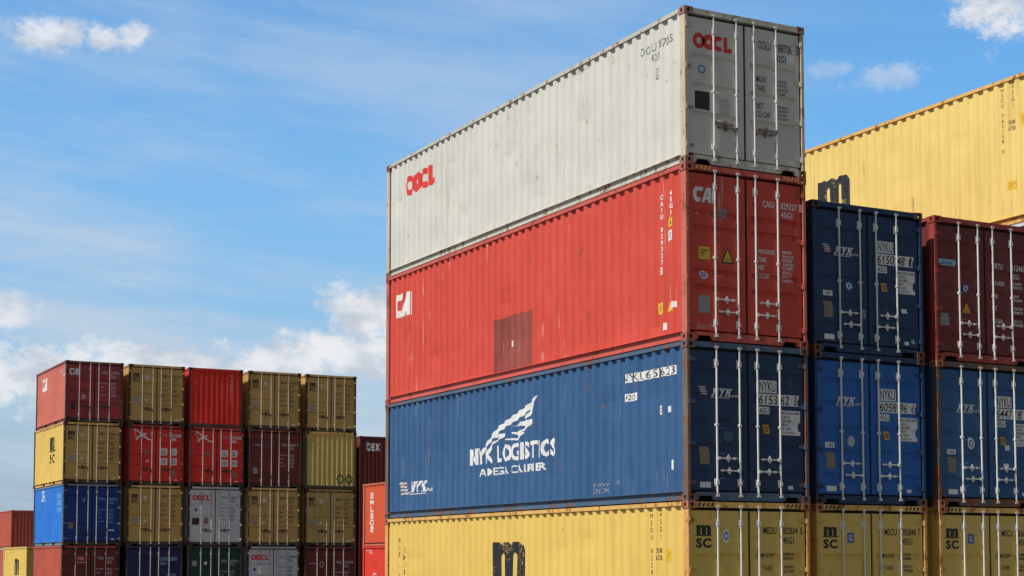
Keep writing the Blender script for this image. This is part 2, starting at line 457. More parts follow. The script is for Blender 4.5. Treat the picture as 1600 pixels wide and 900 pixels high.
def lg_m():
    o = [(0, 0), (0, 1.0), (.30, 1.0), (.34, .96), (.42, 1.0), (.62, 1.0), (.72, .93), (.84, 1.0), (1.1, 1.0), (1.22, .93), (1.28, .82), (1.28, 0), (.95, 0), (.95, .72), (.90, .79), (.85, .72), (.85, 0), (.45, 0), (.45, .72), (.40, .79), (.35, .72), (.35, 0)]
    o = [(x, y) for x, y in o]
    w = [(-.16, -.10), (-.12, -.04), (0, 0), (.36, .02), (.64, -.06), (.92, .02), (1.28, 0), (1.40, -.04), (1.46, -.10), (1.34, -.11), (1.0, -.10), (.64, -.17), (.28, -.10), (0, -.11)]
    return merge(poly2d('m1', [o]), poly2d('m2', [w]))
def lg_sc():
    return text2d('SC', bold=.045, space=1.12)
def lg_msc():
    v, f = fit(lg_m(), 0, 1.0, 1.5, 2.0)
    w = fit(lg_sc(), .10, 0, 1.38, .86)
    return merge((v, f), w)
def lg_flags():
    ms = []
    for i in range(4):
        y = .78-i*.26; x = .12*i
        ms.append(poly2d('fl%d' % i, [[(x, y), (x+.25, y+.08), (x+.5, y), (x+.8, y+.06), (x+.86, y+.2), (x+.55, y+.15), (x+.28, y+.22), (x-.06, y+.14)]]))
    return merge(*ms)
def lg_serif_nyk():   # slab-serif italic letters
    def sl(p): return [(x+.25*y, y) for x, y in p]
    N_ = [[(0, 0), (.42, 0), (.42, .12), (.32, .12), (.32, .62), (.68, 0), (.86, 0), (.86, .88), (.96, .88), (.96, 1), (.56, 1), (.56, .88), (.68, .88), (.68, .42), (.36, 1), (0, 1), (0, .88), (.12, .88), (.12, .12), (0, .12)]]
    Y_ = [[(1.28, 0), (1.76, 0), (1.76, .12), (1.64, .12), (1.64, .42), (1.88, .88), (1.98, .88), (1.98, 1), (1.60, 1), (1.60, .88), (1.68, .88), (1.54, .58), (1.42, .88), (1.50, .88), (1.50, 1), (1.04, 1), (1.04, .88), (1.14, .88), (1.40, .42), (1.40, .12), (1.28, .12)]]
    K_ = [[(2.06, 0), (2.50, 0), (2.50, .12), (2.42, .12), (2.42, .42), (2.50, .50), (2.68, .12), (2.62, .12), (2.62, 0), (3.08, 0), (3.08, .12), (2.98, .12), (2.68, .64), (2.92, .88), (3.02, .88), (3.02, 1), (2.62, 1), (2.62, .88), (2.68, .88), (2.42, .62), (2.42, .88), (2.50, .88), (2.50, 1), (2.06, 1), (2.06, .88), (2.16, .88), (2.16, .12), (2.06, .12)]]
    ms = [poly2d('nyk%d' % i, [sl(q) for q in p]) for i, p in enumerate((N_, Y_, K_))]
    ln = fit(text2d('LINE', bold=.02, shear=.3), 3.15, 0, 4.3, .30)
    return merge(*ms, ln, poly2d('nyku', [[(.0, -.12), (3.0, -.12), (3.0, -.19), (.0, -.19)]]))
def lg_star():      # four-limbed white figure
    return merge(poly2d('s1', [[(0, 1.0), (.12, 1.02), (.52, .66), (.74, .68), (.84, .72), (.78, .60), (.66, .52), (.84, .30), (1.1, .16), (1.12, .06), (.88, .12), (.62, .36), (.36, .32), (.20, .04), (.14, .06), (.26, .40), (.44, .52), (.30, .76)]]),
                 poly2d('s2', [[(.02, .96), (.05, .96), (.16, .50), (.19, .10), (.17, .10), (.13, .5)]]))
def lg_eagle():
    return poly2d('e', [[(0, .5), (.3, .6), (.5, 1), (.6, .6), (1, .7), (.7, .4), (.8, 0), (.5, .25), (.2, .05), (.3, .4)]])
def rect(): return ([(0, 0), (1, 0), (1, 1), (0, 1)], [[0, 1, 2, 3]])
def tri(): return ([(0, 0), (1, 0), (.5, 1)], [[0, 1, 2]])
def tri_dn(): return ([(0, 1), (.5, 0), (1, 1)], [[0, 1, 2]])
def disc(): return poly2d('disc', [circ(.5, .5, .5, .5, 24)])
def ringm(): return poly2d('ring', [circ(.5, .5, .5, .5, 24), circ(.5, .5, .30, .30, 20)])
def mk_lines(n, seed, cols=9):     # rows of small print
    rnd = random.Random(seed)
    return '\n'.join(''.join(rnd.choice('0123456789') for _ in range(rnd.randint(cols-2, cols))) for _ in range(n))

def drape(cont, face, name, vf, box, mat, lift=.003, label=None, parent=None):
    """lay a flat drawing on a container's face. door/end: box=(x0,z0,x1,z1); side: (y_left,z0,y_right,z1) seen from outside"""
    v, f = fit(vf, *box)
    bm = bmesh.new(); bv = [bm.verts.new((p[0], p[1], 0)) for p in v]
    for q in f:
        try: bm.faces.new([bv[k] for k in q])
        except ValueError: pass
    def cut(axis, val):
        co = (val, 0, 0) if axis == 0 else (0, val, 0); no = (1, 0, 0) if axis == 0 else (0, 1, 0)
        bmesh.ops.bisect_plane(bm, geom=bm.verts[:]+bm.edges[:]+bm.faces[:], plane_co=co, plane_no=no, dist=1e-5)
    xa, xb = min(box[0], box[2]), max(box[0], box[2]); za, zb = box[1], box[3]
    C = cont['H'] if False else cont
    H, L, style = C.H, C.L, C.style
    if face == 'side':
        for b in side_breaks(L):
            if xa < b < xb: cut(0, b)
        for b in zrows(H):
            if za < b < zb: cut(1, b)
        for w in bm.verts: y, z = w.co.x, w.co.y; w.co = (side_x(L, H, C.mat, y, z)-lift, y, z)
    elif face == 'door':
        sb, st = slopes(style)
        for a, b in grooves(style, H):
            for q in (a, a+sb, b-st, b):
                if za < q < zb: cut(1, q)
        for w in bm.verts: x, z = w.co.x, w.co.y; w.co = (x, DY+door_depth(style, H, x, z)-lift, z)
    elif face == 'end':
        t = .07
        while t < CW:
            for k in (0, .07, .118, .188):
                if xa < t+k < xb: cut(0, t+k)
            t += .236
        for w in bm.verts: x, z = w.co.x, w.co.y; w.co = (x, .02+end_depth(x-.07)-lift, z)
    elif face == 'header':
        for w in bm.verts: x, z = w.co.x, w.co.y; w.co = (x, .012-lift, z)
    me = bpy.data.meshes.new(name)
    want = Vector((-1, 0, 0)) if face == 'side' else Vector((0, -1, 0))
    bm.normal_update()
    fl = [q for q in bm.faces if q.normal.dot(want) < 0]
    if fl: bmesh.ops.reverse_faces(bm, faces=fl)
    bm.to_mesh(me); bm.free(); me.materials.append(mat)
    if parent is None:
        if face == 'side': parent = C.side
        elif face == 'door': parent = C.doors[0 if (box[0]+box[2])/2 < CW/2 else 1]
        elif face == 'end': parent = C.end
        else: parent = C.header
    o = part(name, me, parent, label=label)
    if C.rev: o.matrix_parent_inverse = Matrix.Identity(4)
    return o

# ------------------------------------------------------------------ the container
class Box: pass
def container(x, y, z, L, H, mat, label, frame=None, style='ledge', rev=False, group=None, castmat=None, hazard=False, hmat=None, fork=False, handles=True, leafm=None, rodmat=None, postm=None, sillm=None):
    """a shipping container; its near end (towards -y) carries the doors, or the corrugated front wall when rev"""
    C = Box(); C.H, C.L, C.style, C.rev = H, L, style, rev; C.mat = mat
    root = bpy.data.objects.new('shipping_container', None); COL.objects.link(root)
    root.empty_display_size = .3; root.location = (x, y, z)
    root['label'] = label; root['category'] = 'container'
    if group: root['group'] = group
    C.root = root
    if group == 'containers in the far block': root.rotation_euler.z = random.uniform(-.003, .003)
    frame = frame or mat; sillm = sillm or frame; postm = postm or frame; castmat = castmat or frame; hmat = hmat or galv
    sm = side_mesh(L, H, mat)
    C.side = part('side_panel', sm, root)
    part('side_panel', mirror_mesh(sm, ('sidem', L, H, mat.name)), root)
    # castings
    cm = casting_mesh(castmat)
    for sx in (0, 1):
        for sy in (0, 1):
            me = flipped(cm, sx, sy, ('castf', sx, sy, castmat.name)) if (sx or sy) else cm
            for zz in (0, H-.118): part('corner_casting', me, root, (CW*sx, L*sy, zz))
    # posts
    def post():
        mb = MB(); t = .011
        mb.prism([(t, t), (.066, t), (.066, .052), (.03, .052), (.03, P0+.004), (t, P0+.004)], 'z', .115, H-.115); return mb.mesh('corner_post', postm)
    pm = cached(('post', H, postm.name), post)
    for sx in (0, 1):
        for sy in (0, 1):
            me = flipped(pm, sx, sy, ('postf', H, sx, sy, postm.name)) if (sx or sy) else pm
            part('corner_post', me, root, (CW*sx, L*sy, 0))
    # rails
    def trail():
        mb = MB(); mb.box(.003, .066, .17, L-.17, H-.074, H-.008); return mb.mesh('top_rail', frame)
    def brail():
        mb = MB()
        segs = [(.17, L-.17)]
        if fork: segs = [(.17, L/2-1.20), (L/2-.84, L/2+.84), (L/2+1.20, L-.17)]
        for a, b in segs:
            mb.box(.054, .060, a, b, .018, .154); mb.box(.016, .056, a, b, .016, .024)
        mb.box(.012, .056, .152, L-.152, .150, .157)
        if fork:
            for a, b in ((segs[0][1], segs[1][0]), (segs[1][1], segs[2][0])): mb.box(.020, .056, a, b, .016, .03)
        return mb.mesh('bottom_rail', frame)
    tm = cached(('tr', L, H, frame.name), trail); bm_ = cached(('br', L, fork, frame.name), brail)
    part('top_rail', tm, root); part('top_rail', flipped(tm, 1, 0, ('trf', L, H, frame.name)), root, (CW, 0, 0))
    part('bottom_rail', bm_, root); part('bottom_rail', flipped(bm_, 1, 0, ('brf', L, fork, frame.name)), root, (CW, 0, 0))
    # roof, floor
    def roof():
        mb = MB(); ys = []; t = .06
        while t < L-.06:
            ys += [(t, H-.03), (t+.09, H-.03), (t+.105, H-.014), (t+.195, H-.014)]; t += .21
        ys = [(a, b) for a, b in ys if a < L-.06]+[(L-.06, H-.03)]
        for yy, zz in ys: mb.v += [(.06, yy, zz), (CW-.06, yy, zz)]
        for i in range(len(ys)-1): mb.f.append([2*i, 2*i+1, 2*i+3, 2*i+2])
        me = bpy.data.meshes.new('roof_panel'); me.from_pydata(mb.v, [], mb.f); me.materials.append(mat); return me
    part('roof_panel', cached(('roof', L, H, mat.name), roof), root)
    def floor():
        mb = MB(); mb.box(.058, CW-.058, .07, L-.07, .14, .150)
        t = .25
        while t < L-.2:
            if not (fork and (abs(t-L/2+1.02) < .2 or abs(t-L/2-1.02) < .2)): mb.box(.058, CW-.058, t, t+.05, .02, .139)
            t += .305
        return mb.mesh('floor', under)
    part('floor', cached(('floor', L, fork), floor), root)
    ne, fe = (L, 0) if rev else (0, 0)
    # front (blind) end
    em = end_mesh(H, mat)
    def fhead():
        mb = MB(); mb.box(.163, CW-.163, .012, .07, H-.10, H-.010); return mb.mesh('front_header', frame)
    def fsill():
        mb = MB(); mb.box(.163, CW-.163, .012, .07, .016, .150); return mb.mesh('front_sill', sillm)
    hm, smm = cached(('fh', H, frame.name), fhead), cached(('fs', sillm.name), fsill)
    holder_end, holder_door = (None, None)
    def place(name, me, blind):
        """blind end parts sit at y=0 in their mesh; turn them to the far end unless rev"""
        far = (blind != rev)
        o = part(name, me, root)
        if far: o.location = (CW, L, 0); o.rotation_euler = (0, 0, math.pi)
        return o
    C.end = place('front_wall', em, True); place('front_header', hm, True); place('front_sill', smm, True)
    # door end
    def dhead():
        mb = MB(); mb.prism([(.012, H-.100), (.012, H-.010), (.101, H-.010), (.101, H-.104)], 'x', .163, CW-.163); return mb.mesh('door_header', frame)
    def dsill():
        mb = MB()
        z1 = .148
        pr = [(.163, .014), (.205, .014), (.24, .088), (.47, .088), (.52, .014), (CW-.52, .014), (CW-.47, .088), (CW-.24, .088), (CW-.205, .014), (CW-.163, .014), (CW-.163, z1), (.163, z1)]
        mb.prism(pr, 'y', .012, .06)
        return mb.mesh('door_sill', sillm)
    C.header = place('door_header', cached(('dh', H, frame.name), dhead), False)
    place('door_sill', cached(('ds', sillm.name), dsill), False)
    def gask():
        mb = MB(); mb.box(.058, CW-.058, .102, .112, .12, H-.10); mb.box(1.188, 1.248, DY+.020, .1015, ZD0, H-.16); return mb.mesh('door_gasket', rubber)
    place('door_gasket', cached(('gask', H), gask), False)
    C.doors = []
    for k in (0, 1):
        d = place('door', leaf_mesh(k, style, H, leafm or mat), False); C.doors.append(d)
        for rx in RODS[2*k:2*k+2]: part('locking_bar', rod_mesh(H, rodmat or galv), d, (rx, 0, 0))
        if handles:
            z1_, z2_ = (.70, .50)
            if style == 'ledge': z1_, z2_ = (.72, .66)
            if k == 0:
                part('door_handle', handle_mesh(1, hmat), d, (RODS[0], 0, z1_)); part('door_handle', handle_mesh(-1, hmat), d, (RODS[1], 0, z2_))
            else:
                part('door_handle', handle_mesh(1, hmat), d, (RODS[2], 0, z2_)); part('door_handle', handle_mesh(-1, hmat), d, (RODS[3], 0, z1_))
        for zz in (.30, H*.36, H*.62, H-.30): part('hinge', hinge_mesh(k, frame), d, (0, 0, zz))
    if hazard:
        for x0, sgn in ((.19, 1), (CW-.19-.30, 1)):
            ms = [poly2d('hz%d' % i, [[(i*.085, 0), (i*.085+.04, 0), (i*.085+.075, .06), (i*.085+.035, .06)]]) for i in range(4)]
            drape(C, 'header', 'hazard_marking', merge(*ms), (x0, H-.082, x0+.32, H-.024), Hz if mat is not MATS.get('line_yellow') else Bk)
    return C

# ------------------------------------------------------------------ common door furniture
def T(C, face, txt, box, mat, bold=.012, name='lettering', **kw): return drape(C, face, name, text2d(txt, bold=bold, **kw), box, mat)
def numbers(C, pre, num, chk, code, mat, zt, x0=1.47, kg=True, sc_=1.0, seed=1, boxed=False):
    """registration number, size code, weights table"""
    h = .115*sc_
    T(C, 'door', pre, (x0+.03, zt-h, x0+.30, zt), mat)
    T(C, 'door', num, (1.90, zt-h, 2.20, zt), mat)
    T(C, 'door', chk, (2.25, zt-h, 2.30, zt), mat)
    T(C, 'door', code, (1.90, zt-2.4*h, 2.12, zt-1.4*h), mat)
    if kg:
        words = ['MAX.GROSS', 'TARE', 'NET', 'CU.CAP.']
        ws = [.30, .15, .12, .24]
        z = zt-.48*sc_
        rnd = random.Random(seed)
        for w, ww in zip(words, ws):
            T(C, 'door', w, (x0, z-.06, x0+ww, z), mat)
            T(C, 'door', mk_lines(2, rnd.random(), 7), (1.90, z-.105, 2.12, z+.01), mat, bold=.02)
            z -= .165*sc_
def plate(C, x0, z0, mat=None, w=.20, h=.27): drape(C, 'door', 'data_plate', rect(), (x0, z0, x0+w, z0+h), mat or Gy)
def sticker(C, kind, box, mat, face='door', ink=None, txt=None):
    s_ = {'rect': rect, 'disc': disc, 'ring': ringm, 'tri': tri, 'tridn': tri_dn}[kind]()
    o = drape(C, face, 'sticker', s_, box, mat)
    if ink:
        x0, z0, x1, z1 = box; dx, dz = (x1-x0)*.18, (z1-z0)*.2
        if txt: drape(C, face, 'sticker_print', text2d(txt, bold=.02), (x0+dx, z0+dz, x1-dx, z1-dz), ink, lift=.0045)
        else: drape(C, face, 'sticker_print', ringm(), (x0+dx, z0+dz, x1-dx, z1-dz), ink, lift=.0045)
    return o
def msc_doors(C, pre, num, chk, code, badge=None, big=True, seed=1, down=True):
    H = C.H
    drape(C, 'door', 'logo', lg_msc(), (.15, H-.75, .50, H-.385), Bk)
    numbers(C, pre, num, chk, code, Bk, H-.405, seed=seed, kg=False)
    z = H-.83
    for w in ('M.G.W', 'TARE', 'NET', 'CU.CAP.'):
        T(C, 'door', w, (1.47, z-.075, 1.47+.052*len(w), z), Bk); T(C, 'door', mk_lines(2, seed*3+z, 7), (1.90, z-.115, 2.12, z+.01), Bk, bold=.02)
        z -= .21
    if badge == 'oval': sticker(C, 'disc', (.69, H-.67, .83, H-.445), WhC, ink=Bl)
    elif badge == 'gl': sticker(C, 'rect', (.69, H-.65, .83, H-.48), Bl, ink=WhC, txt='GL')
    elif badge == 'dot': sticker(C, 'disc', (.70, H-.62, .84, H-.47), WhC, ink=Gy)
    elif badge == 'sq': sticker(C, 'rect', (.70, H-.63, .86, H-.47), WhC, ink=Gy)
    plate(C, .24, H*.36, Gy)
    if down: sticker(C, 'tridn', (.68, H*.38, .84, H*.38+.11), WhC)
    sticker(C, 'rect', (2.02, .24, 2.20, .29), WhC)
def nyk_doors(C, num1, num2, chk, flags=True, code='42G1', badge='none', seed=2, low=True):
    H = C.H
    if flags: drape(C, 'door', 'logo', lg_flags(), (.24, H-.87, .43, H-.73), decal('pale_flag_paint', (.75, .55, .50), .3))
    drape(C, 'door', 'logo', lg_serif_nyk(), (.50, H-.91, 1.04, H-.755), WhC)
    drape(C, 'door', 'label_backing', rect(), (1.43, H-.78, 1.80, H-.575), WhC)
    drape(C, 'door', 'lettering', text2d('NYKU', bold=.01), (1.45, H-.765, 1.78, H-.59), Bk, lift=.0045)
    drape(C, 'door', 'label_backing', rect(), (1.43, H-.985, 2.26, H-.80), WhC)
    drape(C, 'door', 'lettering', text2d(num1, bold=.01), (1.45, H-.97, 1.83, H-.815), Bk, lift=.0045)
    drape(C, 'door', 'lettering', text2d(num2, bold=.01), (1.90, H-.97, 2.07, H-.815), Bk, lift=.0045)
    drape(C, 'door', 'lettering', text2d(chk, bold=.01), (2.17, H-.97, 2.22, H-.815), Bk, lift=.0045)
    drape(C, 'door', 'label_backing', rect(), (1.43, H-1.135, 1.65, H-1.015), WhC)
    drape(C, 'door', 'lettering', text2d(code, bold=.01), (1.45, H-1.12, 1.63, H-1.03), Bk, lift=.0045)
    drape(C, 'door', 'label_backing', rect(), (1.87, H-1.47, 2.28, H-1.06), WhC)
    drape(C, 'door', 'lettering', text2d('MAX.GROSS 30480\n67200 LB\nTARE 3890\n8580 LB\nNET 26590\nCU.CAP. 67.6', bold=.01), (1.89, H-1.45, 2.26, H-1.08), Bk, lift=.0045)
    sticker(C, 'rect', (1.53, H-1.46, 1.65, H-1.31), Og, ink=Bk, txt='LABEL' if False else None)
    plate(C, .26, .60, Tn, .19, .28)
    sticker(C, 'rect', (.26, .22, .47, .31), WhC)
    if low: sticker(C, 'rect', (2.02, .22, 2.12, .28), WhC)

# ------------------------------------------------------------------ paints
grey = paint('line_grey', (.62, .612, .56), rust=.17, dirt=.30, rough=.5, fade=.06, dirtcol=(.34, .29, .18))
grey_f = paint('line_grey_frame', (.52, .50, .43), rust=.42, dirt=.55, fade=.08, dirtcol=(.35, .24, .12))
rustc = paint('rusty_casting', (.30, .13, .08), rust=.75, dirt=.5, fade=.2)
cast_y = paint('rusty_yellow_casting', (.42, .17, .08), rust=.5, dirt=.5, fade=.25)
cast_r = paint('rusty_red_casting', (.38, .10, .07), rust=.45, dirt=.5, fade=.25)
cast_b = paint('rusty_blue_casting', (.16, .10, .09), rust=.5, dirt=.5, fade=.25)
cast_g = paint('rusty_grey_casting', (.30, .18, .14), rust=.5, dirt=.6, fade=.3)
red = paint('leasing_red', (.62, .072, .046), rust=.20, dirt=.28, scr=.9, fade=.07, scrcol=(.75, .42, .36))
red_f = paint('leasing_red_frame', (.55, .10, .075), rust=.34, dirt=.35, fade=.12)
blue = paint('line_blue', (.038, .108, .245), rust=.20, dirt=.28, scr=.35, fade=.10, dirtcol=(.16, .17, .18), scrcol=(.30, .36, .42))
blue_f = paint('line_blue_frame', (.07, .13, .21), rust=.50, dirt=.5, fade=.15)
blue_rp = paint('line_blue_rusty_frame', (.09, .10, .12), rust=.78, dirt=.5, fade=.15)
navy = paint('line_navy', (.022, .05, .115), rust=.16, dirt=.2, fade=.12, dirtcol=(.06, .07, .08))
blue2 = paint('line_bright_blue', (.022, .125, .40), rust=.14, dirt=.2, fade=.12, dirtcol=(.05, .06, .08))
blue3 = paint('line_mid_blue', (.028, .11, .26), rust=.2, dirt=.25, fade=.12, dirtcol=(.06, .07, .08))
yel = paint('line_yellow', (.74, .52, .13), rust=.14, dirt=.30, fade=.05, dirtcol=(.40, .26, .08), scr=.35, scrcol=(.36, .26, .10))
yel_f = paint('line_yellow_frame', (.70, .42, .12), rust=.45, dirt=.5, fade=.12, dirtcol=(.42, .16, .05))
yelo = paint('line_old_yellow', (.56, .365, .115), rust=.22, dirt=.35, fade=.10, dirtcol=(.20, .15, .06))
mar = paint('maroon', (.17, .033, .032), rust=.18, dirt=.25, fade=.12, dirtcol=(.07, .04, .035))
yelp = paint('pale_line_yellow', (.79, .60, .19), rust=.13, dirt=.30, fade=.05, dirtcol=(.42, .28, .10), scr=.6, scrcol=(.33, .25, .10))
mar_f = paint('maroon_frame', (.33, .055, .045), rust=.35, dirt=.3, fade=.12)
fade_red = paint('faded_red', (.60, .16, .12), rust=.16, dirt=.25, fade=.08, scr=.2)
fr_door = paint('faded_red_door', (.34, .05, .06), rust=.16, dirt=.35, fade=.15)  # darker copy of the side's red for door leaves, shade in the colour
sky_blue = paint('vivid_blue', (.025, .19, .66), rust=.10, dirt=.12, fade=.08)
brown = paint('brown_red', (.47, .095, .06), rust=.18, dirt=.25, fade=.08)
brown_d = paint('brown_red_door', (.17, .035, .03), rust=.18, dirt=.3, fade=.1)  # side paint darkened for the doors: their shade is put into the colour
hred = paint('signal_red', (.72, .038, .024), rust=.14, dirt=.25, fade=.10)
lgrey = paint('pale_blue_grey', (.58, .64, .66), rust=.16, dirt=.2, fade=.06)
indigo = paint('indigo', (.022, .030, .095), rust=.14, dirt=.2, fade=.1)
green = paint('dark_green', (.012, .055, .048), rust=.14, dirt=.2, fade=.1)
orange = paint('orange_red', (.64, .10, .045), rust=.14, dirt=.2, fade=.05)
brred = paint('bright_red', (.70, .055, .035), rust=.12, dirt=.15, fade=.05)
pinkr = paint('pinkish_red', (.45, .11, .11), rust=.16, dirt=.25, fade=.08)

# ------------------------------------------------------------------ setting
def ground():
    me = bpy.data.meshes.new('ground'); e = 4000
    me.from_pydata([(-e, -e, 0), (e, -e, 0), (e, e, 0), (-e, e, 0)], [], [[0, 1, 2, 3]])
    mt = bpy.data.materials.new('yard_asphalt'); mt.use_nodes = True; n = mt.node_tree; N = NT(n); b = n.nodes['Principled BSDF']
    g = N.n('ShaderNodeNewGeometry'); P = g.outputs['Position']
    c1 = N.mix(N.step(N.noise(P, .25, 6, .6), .35, .65), (.055, .053, .05, 1), (.085, .082, .078, 1))
    c1 = N.mix(N.math('MULTIPLY', N.step(N.noise(P, 2.0, 5, .7), .55, .7), .4), c1, (.04, .04, .038, 1))
    N.put(b.inputs['Base Color'], c1); b.inputs['Roughness'].default_value = .85
    bp = N.n('ShaderNodeBump'); bp.inputs['Strength'].default_value = .3; N.put(bp.inputs['Height'], N.noise(P, 30, 4, .7)); n.links.new(bp.outputs[0], b.inputs['Normal'])
    me.materials.append(mt); o = bpy.data.objects.new('ground', me); COL.objects.link(o); o['kind'] = 'structure'
ground()

# ------------------------------------------------------------------ nearest stack (x = 0)
GN, GM, GF, GB = 'containers in the near rows', 'containers in the near rows', 'containers in the far block', 'containers beyond the far block'
Z1 = H9; Z2 = H9+H8; Z3 = H9+H8+H9

C = container(0, 0, 0, L40, H9, yel, 'yellow container at the bottom of the nearest stack, below the wing logo container', frame=yel_f, postm=paint('orange_stained_post', (.68, .36, .11), rust=.4, dirt=.5, fade=.15, dirtcol=(.5, .2, .05)), castmat=cast_y, hazard=True, group=GN)
drape(C, 'side', 'logo', lg_m(), (7.03, 1.20, 5.42, 2.31), BkW); drape(C, 'side', 'logo', lg_sc(), (6.85, .45, 5.60, 1.10), BkW)
drape(C, 'side', 'lettering', text2d('MEDU 822834 5', stacked=True, bold=.0), (1.195, 1.25, 1.125, 2.72), Bk)
drape(C, 'side', 'lettering', text2d('45G1', stacked=True), (.915, 2.30, .85, 2.74), Bk)
drape(C, 'side', 'lettering', text2d('MEDITERRANEAN', stacked=True), (11.50, .5, 11.34, 2.45), Bk); drape(C, 'side', 'lettering', text2d('SHIPPING CO', stacked=True, bold=.02), (11.25, .5, 11.07, 2.25), Bk)
sticker(C, 'rect', (.70, 1.93, .56, 2.12), Yl, 'side', decal('faded_label_print', (.45, .30, .05), .5), txt='CAUTION\nHIGH\n9 6'); sticker(C, 'tri', (.93, 1.60, .70, 1.80), Yl, 'side')
drape(C, 'side', 'lettering', text2d('30.480\n67.200'), (.98, 1.95, .84, 2.15), Bk)
msc_doors(C, 'MEDU', '822834', '5', '45G1', 'oval', seed=3)

C = container(0, 0, Z1, L40, H8, blue, 'blue container with a white wing logo on its long side, in the nearest stack', frame=blue_f, postm=paint('rusty_brown_post', (.17, .12, .10), rust=.52, dirt=.5, fade=.3), castmat=cast_b, style='wave', group=GN, leafm=navy)  # door leaves take a darker blue than the sides, shade painted in
WING = [[(7.21, 1.32), (7.11, 1.43), (6.93, 1.54), (6.66, 1.68), (6.37, 1.76), (6.07, 1.84), (5.79, 1.91), (5.51, 1.99), (5.29, 2.06), (5.09, 2.17), (5.16, 2.04), (5.22, 1.89), (5.38, 1.79), (5.52, 1.73), (5.56, 1.77), (5.4, 1.86), (5.34, 1.92), (5.54, 1.84), (5.82, 1.77), (6.1, 1.70), (6.36, 1.65), (6.64, 1.57), (6.89, 1.46), (7.06, 1.38), (7.12, 1.32)],
        [(6.02, 1.64), (5.79, 1.66), (5.7, 1.71), (5.52, 1.71), (5.24, 1.74), (5.29, 1.65), (5.4, 1.6), (5.51, 1.54), (5.7, 1.52), (5.61, 1.5), (5.7, 1.44), (5.79, 1.37), (5.88, 1.36), (6.38, 1.4), (6.26, 1.42), (5.84, 1.4), (5.79, 1.44), (6.07, 1.51), (6.09, 1.53), (5.84, 1.52), (5.61, 1.57), (5.52, 1.61), (5.7, 1.63)],
        [(6.93, 1.46), (6.79, 1.51), (6.6, 1.53), (6.38, 1.54), (6.38, 1.49), (6.55, 1.43), (6.74, 1.4), (6.81, 1.36), (6.94, 1.32), (7.06, 1.29), (7.01, 1.35), (6.84, 1.4), (6.6, 1.46), (6.55, 1.48), (6.74, 1.47)]]
wing = merge(*[poly2d('w%d' % i, [p]) for i, p in enumerate(WING)])
wv = wing[0]; wx0, wx1 = max(p[0] for p in wv), min(p[0] for p in wv); wz0, wz1 = min(p[1] for p in wv), max(p[1] for p in wv)
wing = ([(-p[0], p[1]) for p in wv], wing[1])
drape(C, 'side', 'logo', wing, (wx0, wz0, wx1, wz1), WhC)
def serif(txt, key):    # bold text with slab feet
    return text2d(txt, bold=.04, space=1.10)
drape(C, 'side', 'lettering', serif('NYK LOGISTICS', 'a'), (7.92, .975, 4.36, 1.315), WhC)
drape(C, 'side', 'lettering', text2d('A MEGA CARRIER', bold=.02, space=1.12), (7.47, .735, 4.78, .885), WhC)
drape(C, 'side', 'logo', lg_flags(), (11.50, .50, 10.95, .80), decal('pale_flag_paint', (.75, .55, .50), .3)); drape(C, 'side', 'logo', lg_serif_nyk(), (10.95, .50, 9.72, .78), WhC)
for a_, b_ in ((1.97, 1.93), (1.90, 1.72), (1.64, 1.38), (1.36, .90), (.80, .38)): drape(C, 'side', 'label_backing', rect(), (a_, 2.07, b_, 2.22), WhC)
drape(C, 'side', 'lettering', text2d('NYKU 615362 3'), (1.98, 2.085, .40, 2.215), Bk, lift=.0045)
drape(C, 'side', 'label_backing', rect(), (1.98, 1.75, 1.54, 1.88), WhC); drape(C, 'side', 'lettering', text2d('42G1'), (1.90, 1.77, 1.60, 1.86), Bk, lift=.0045)
sticker(C, 'rect', (.90, 1.45, .80, 1.60), WhC, 'side', Bk); sticker(C, 'rect', (.66, 1.47, .55, 1.57), WhC, 'side')
sticker(C, 'rect', (.50, .52, .44, .68), WhC, 'side'); 
drape(C, 'side', 'scrawl', text2d('snow 11\n2009', shear=.2, bold=-.01), (3.0, .22, 2.1, .42), ScW)
nyk_doors(C, '6153', '62', '3', seed=5)
sticker(C, 'disc', (.72, .97, .92, 1.16), decal('faint_blue_mark', (.05, .10, .18), .5))

C = container(0, 0, Z2, L40, H9, red, 'red container with a dull brown-red repair patch, under the top grey one', frame=red_f, postm=paint('worn_red_post', (.55, .15, .10), rust=.4, dirt=.5, fade=.2, scr=.6), castmat=cast_r, style='pairs', hazard=True, group=GN)
drape(C, 'side', 'logo', lg_cai(), (11.72, 1.90, 10.80, 2.42), WhC)
rj = random.Random(5)
pe = [(i/14, rj.uniform(0, .012)) for i in range(15)]+[(1-rj.uniform(0, .012), i/14) for i in range(1, 15)]+[(1-i/14, 1-rj.uniform(0, .03)) for i in range(1, 15)]+[(rj.uniform(0, .012), 1-i/14) for i in range(1, 14)]
drape(C, 'side', 'repair_patch', poly2d('patch', [pe]), (6.83, .17, 5.22, 1.24), paint('dull_red_repair_paint', (.28, .06, .045), rust=.3, dirt=.5, fade=.3, scr=.5), label='dull brown-red repainted patch')
sticker(C, 'rect', (6.10, .60, 6.02, .72), WhC, 'side')
drape(C, 'side', 'lettering', text2d('CAIU 829327', stacked=True, bold=.03), (.785, 1.33, .695, 2.50), WhC)
sticker(C, 'rect', (.83, 1.17, .73, 1.29), WhC, 'side', BrR)
drape(C, 'side', 'lettering', text2d('45G1', stacked=True, bold=.03), (.510, 2.12, .42, 2.52), WhC)
sticker(C, 'rect', (.59, 1.93, .43, 2.07), Yl, 'side', MATS.get('dark_grey_paint') or Bk, txt='9 6'); sticker(C, 'rect', (.60, 1.70, .44, 1.87), Wh, 'side', PatR, txt='305\n672')
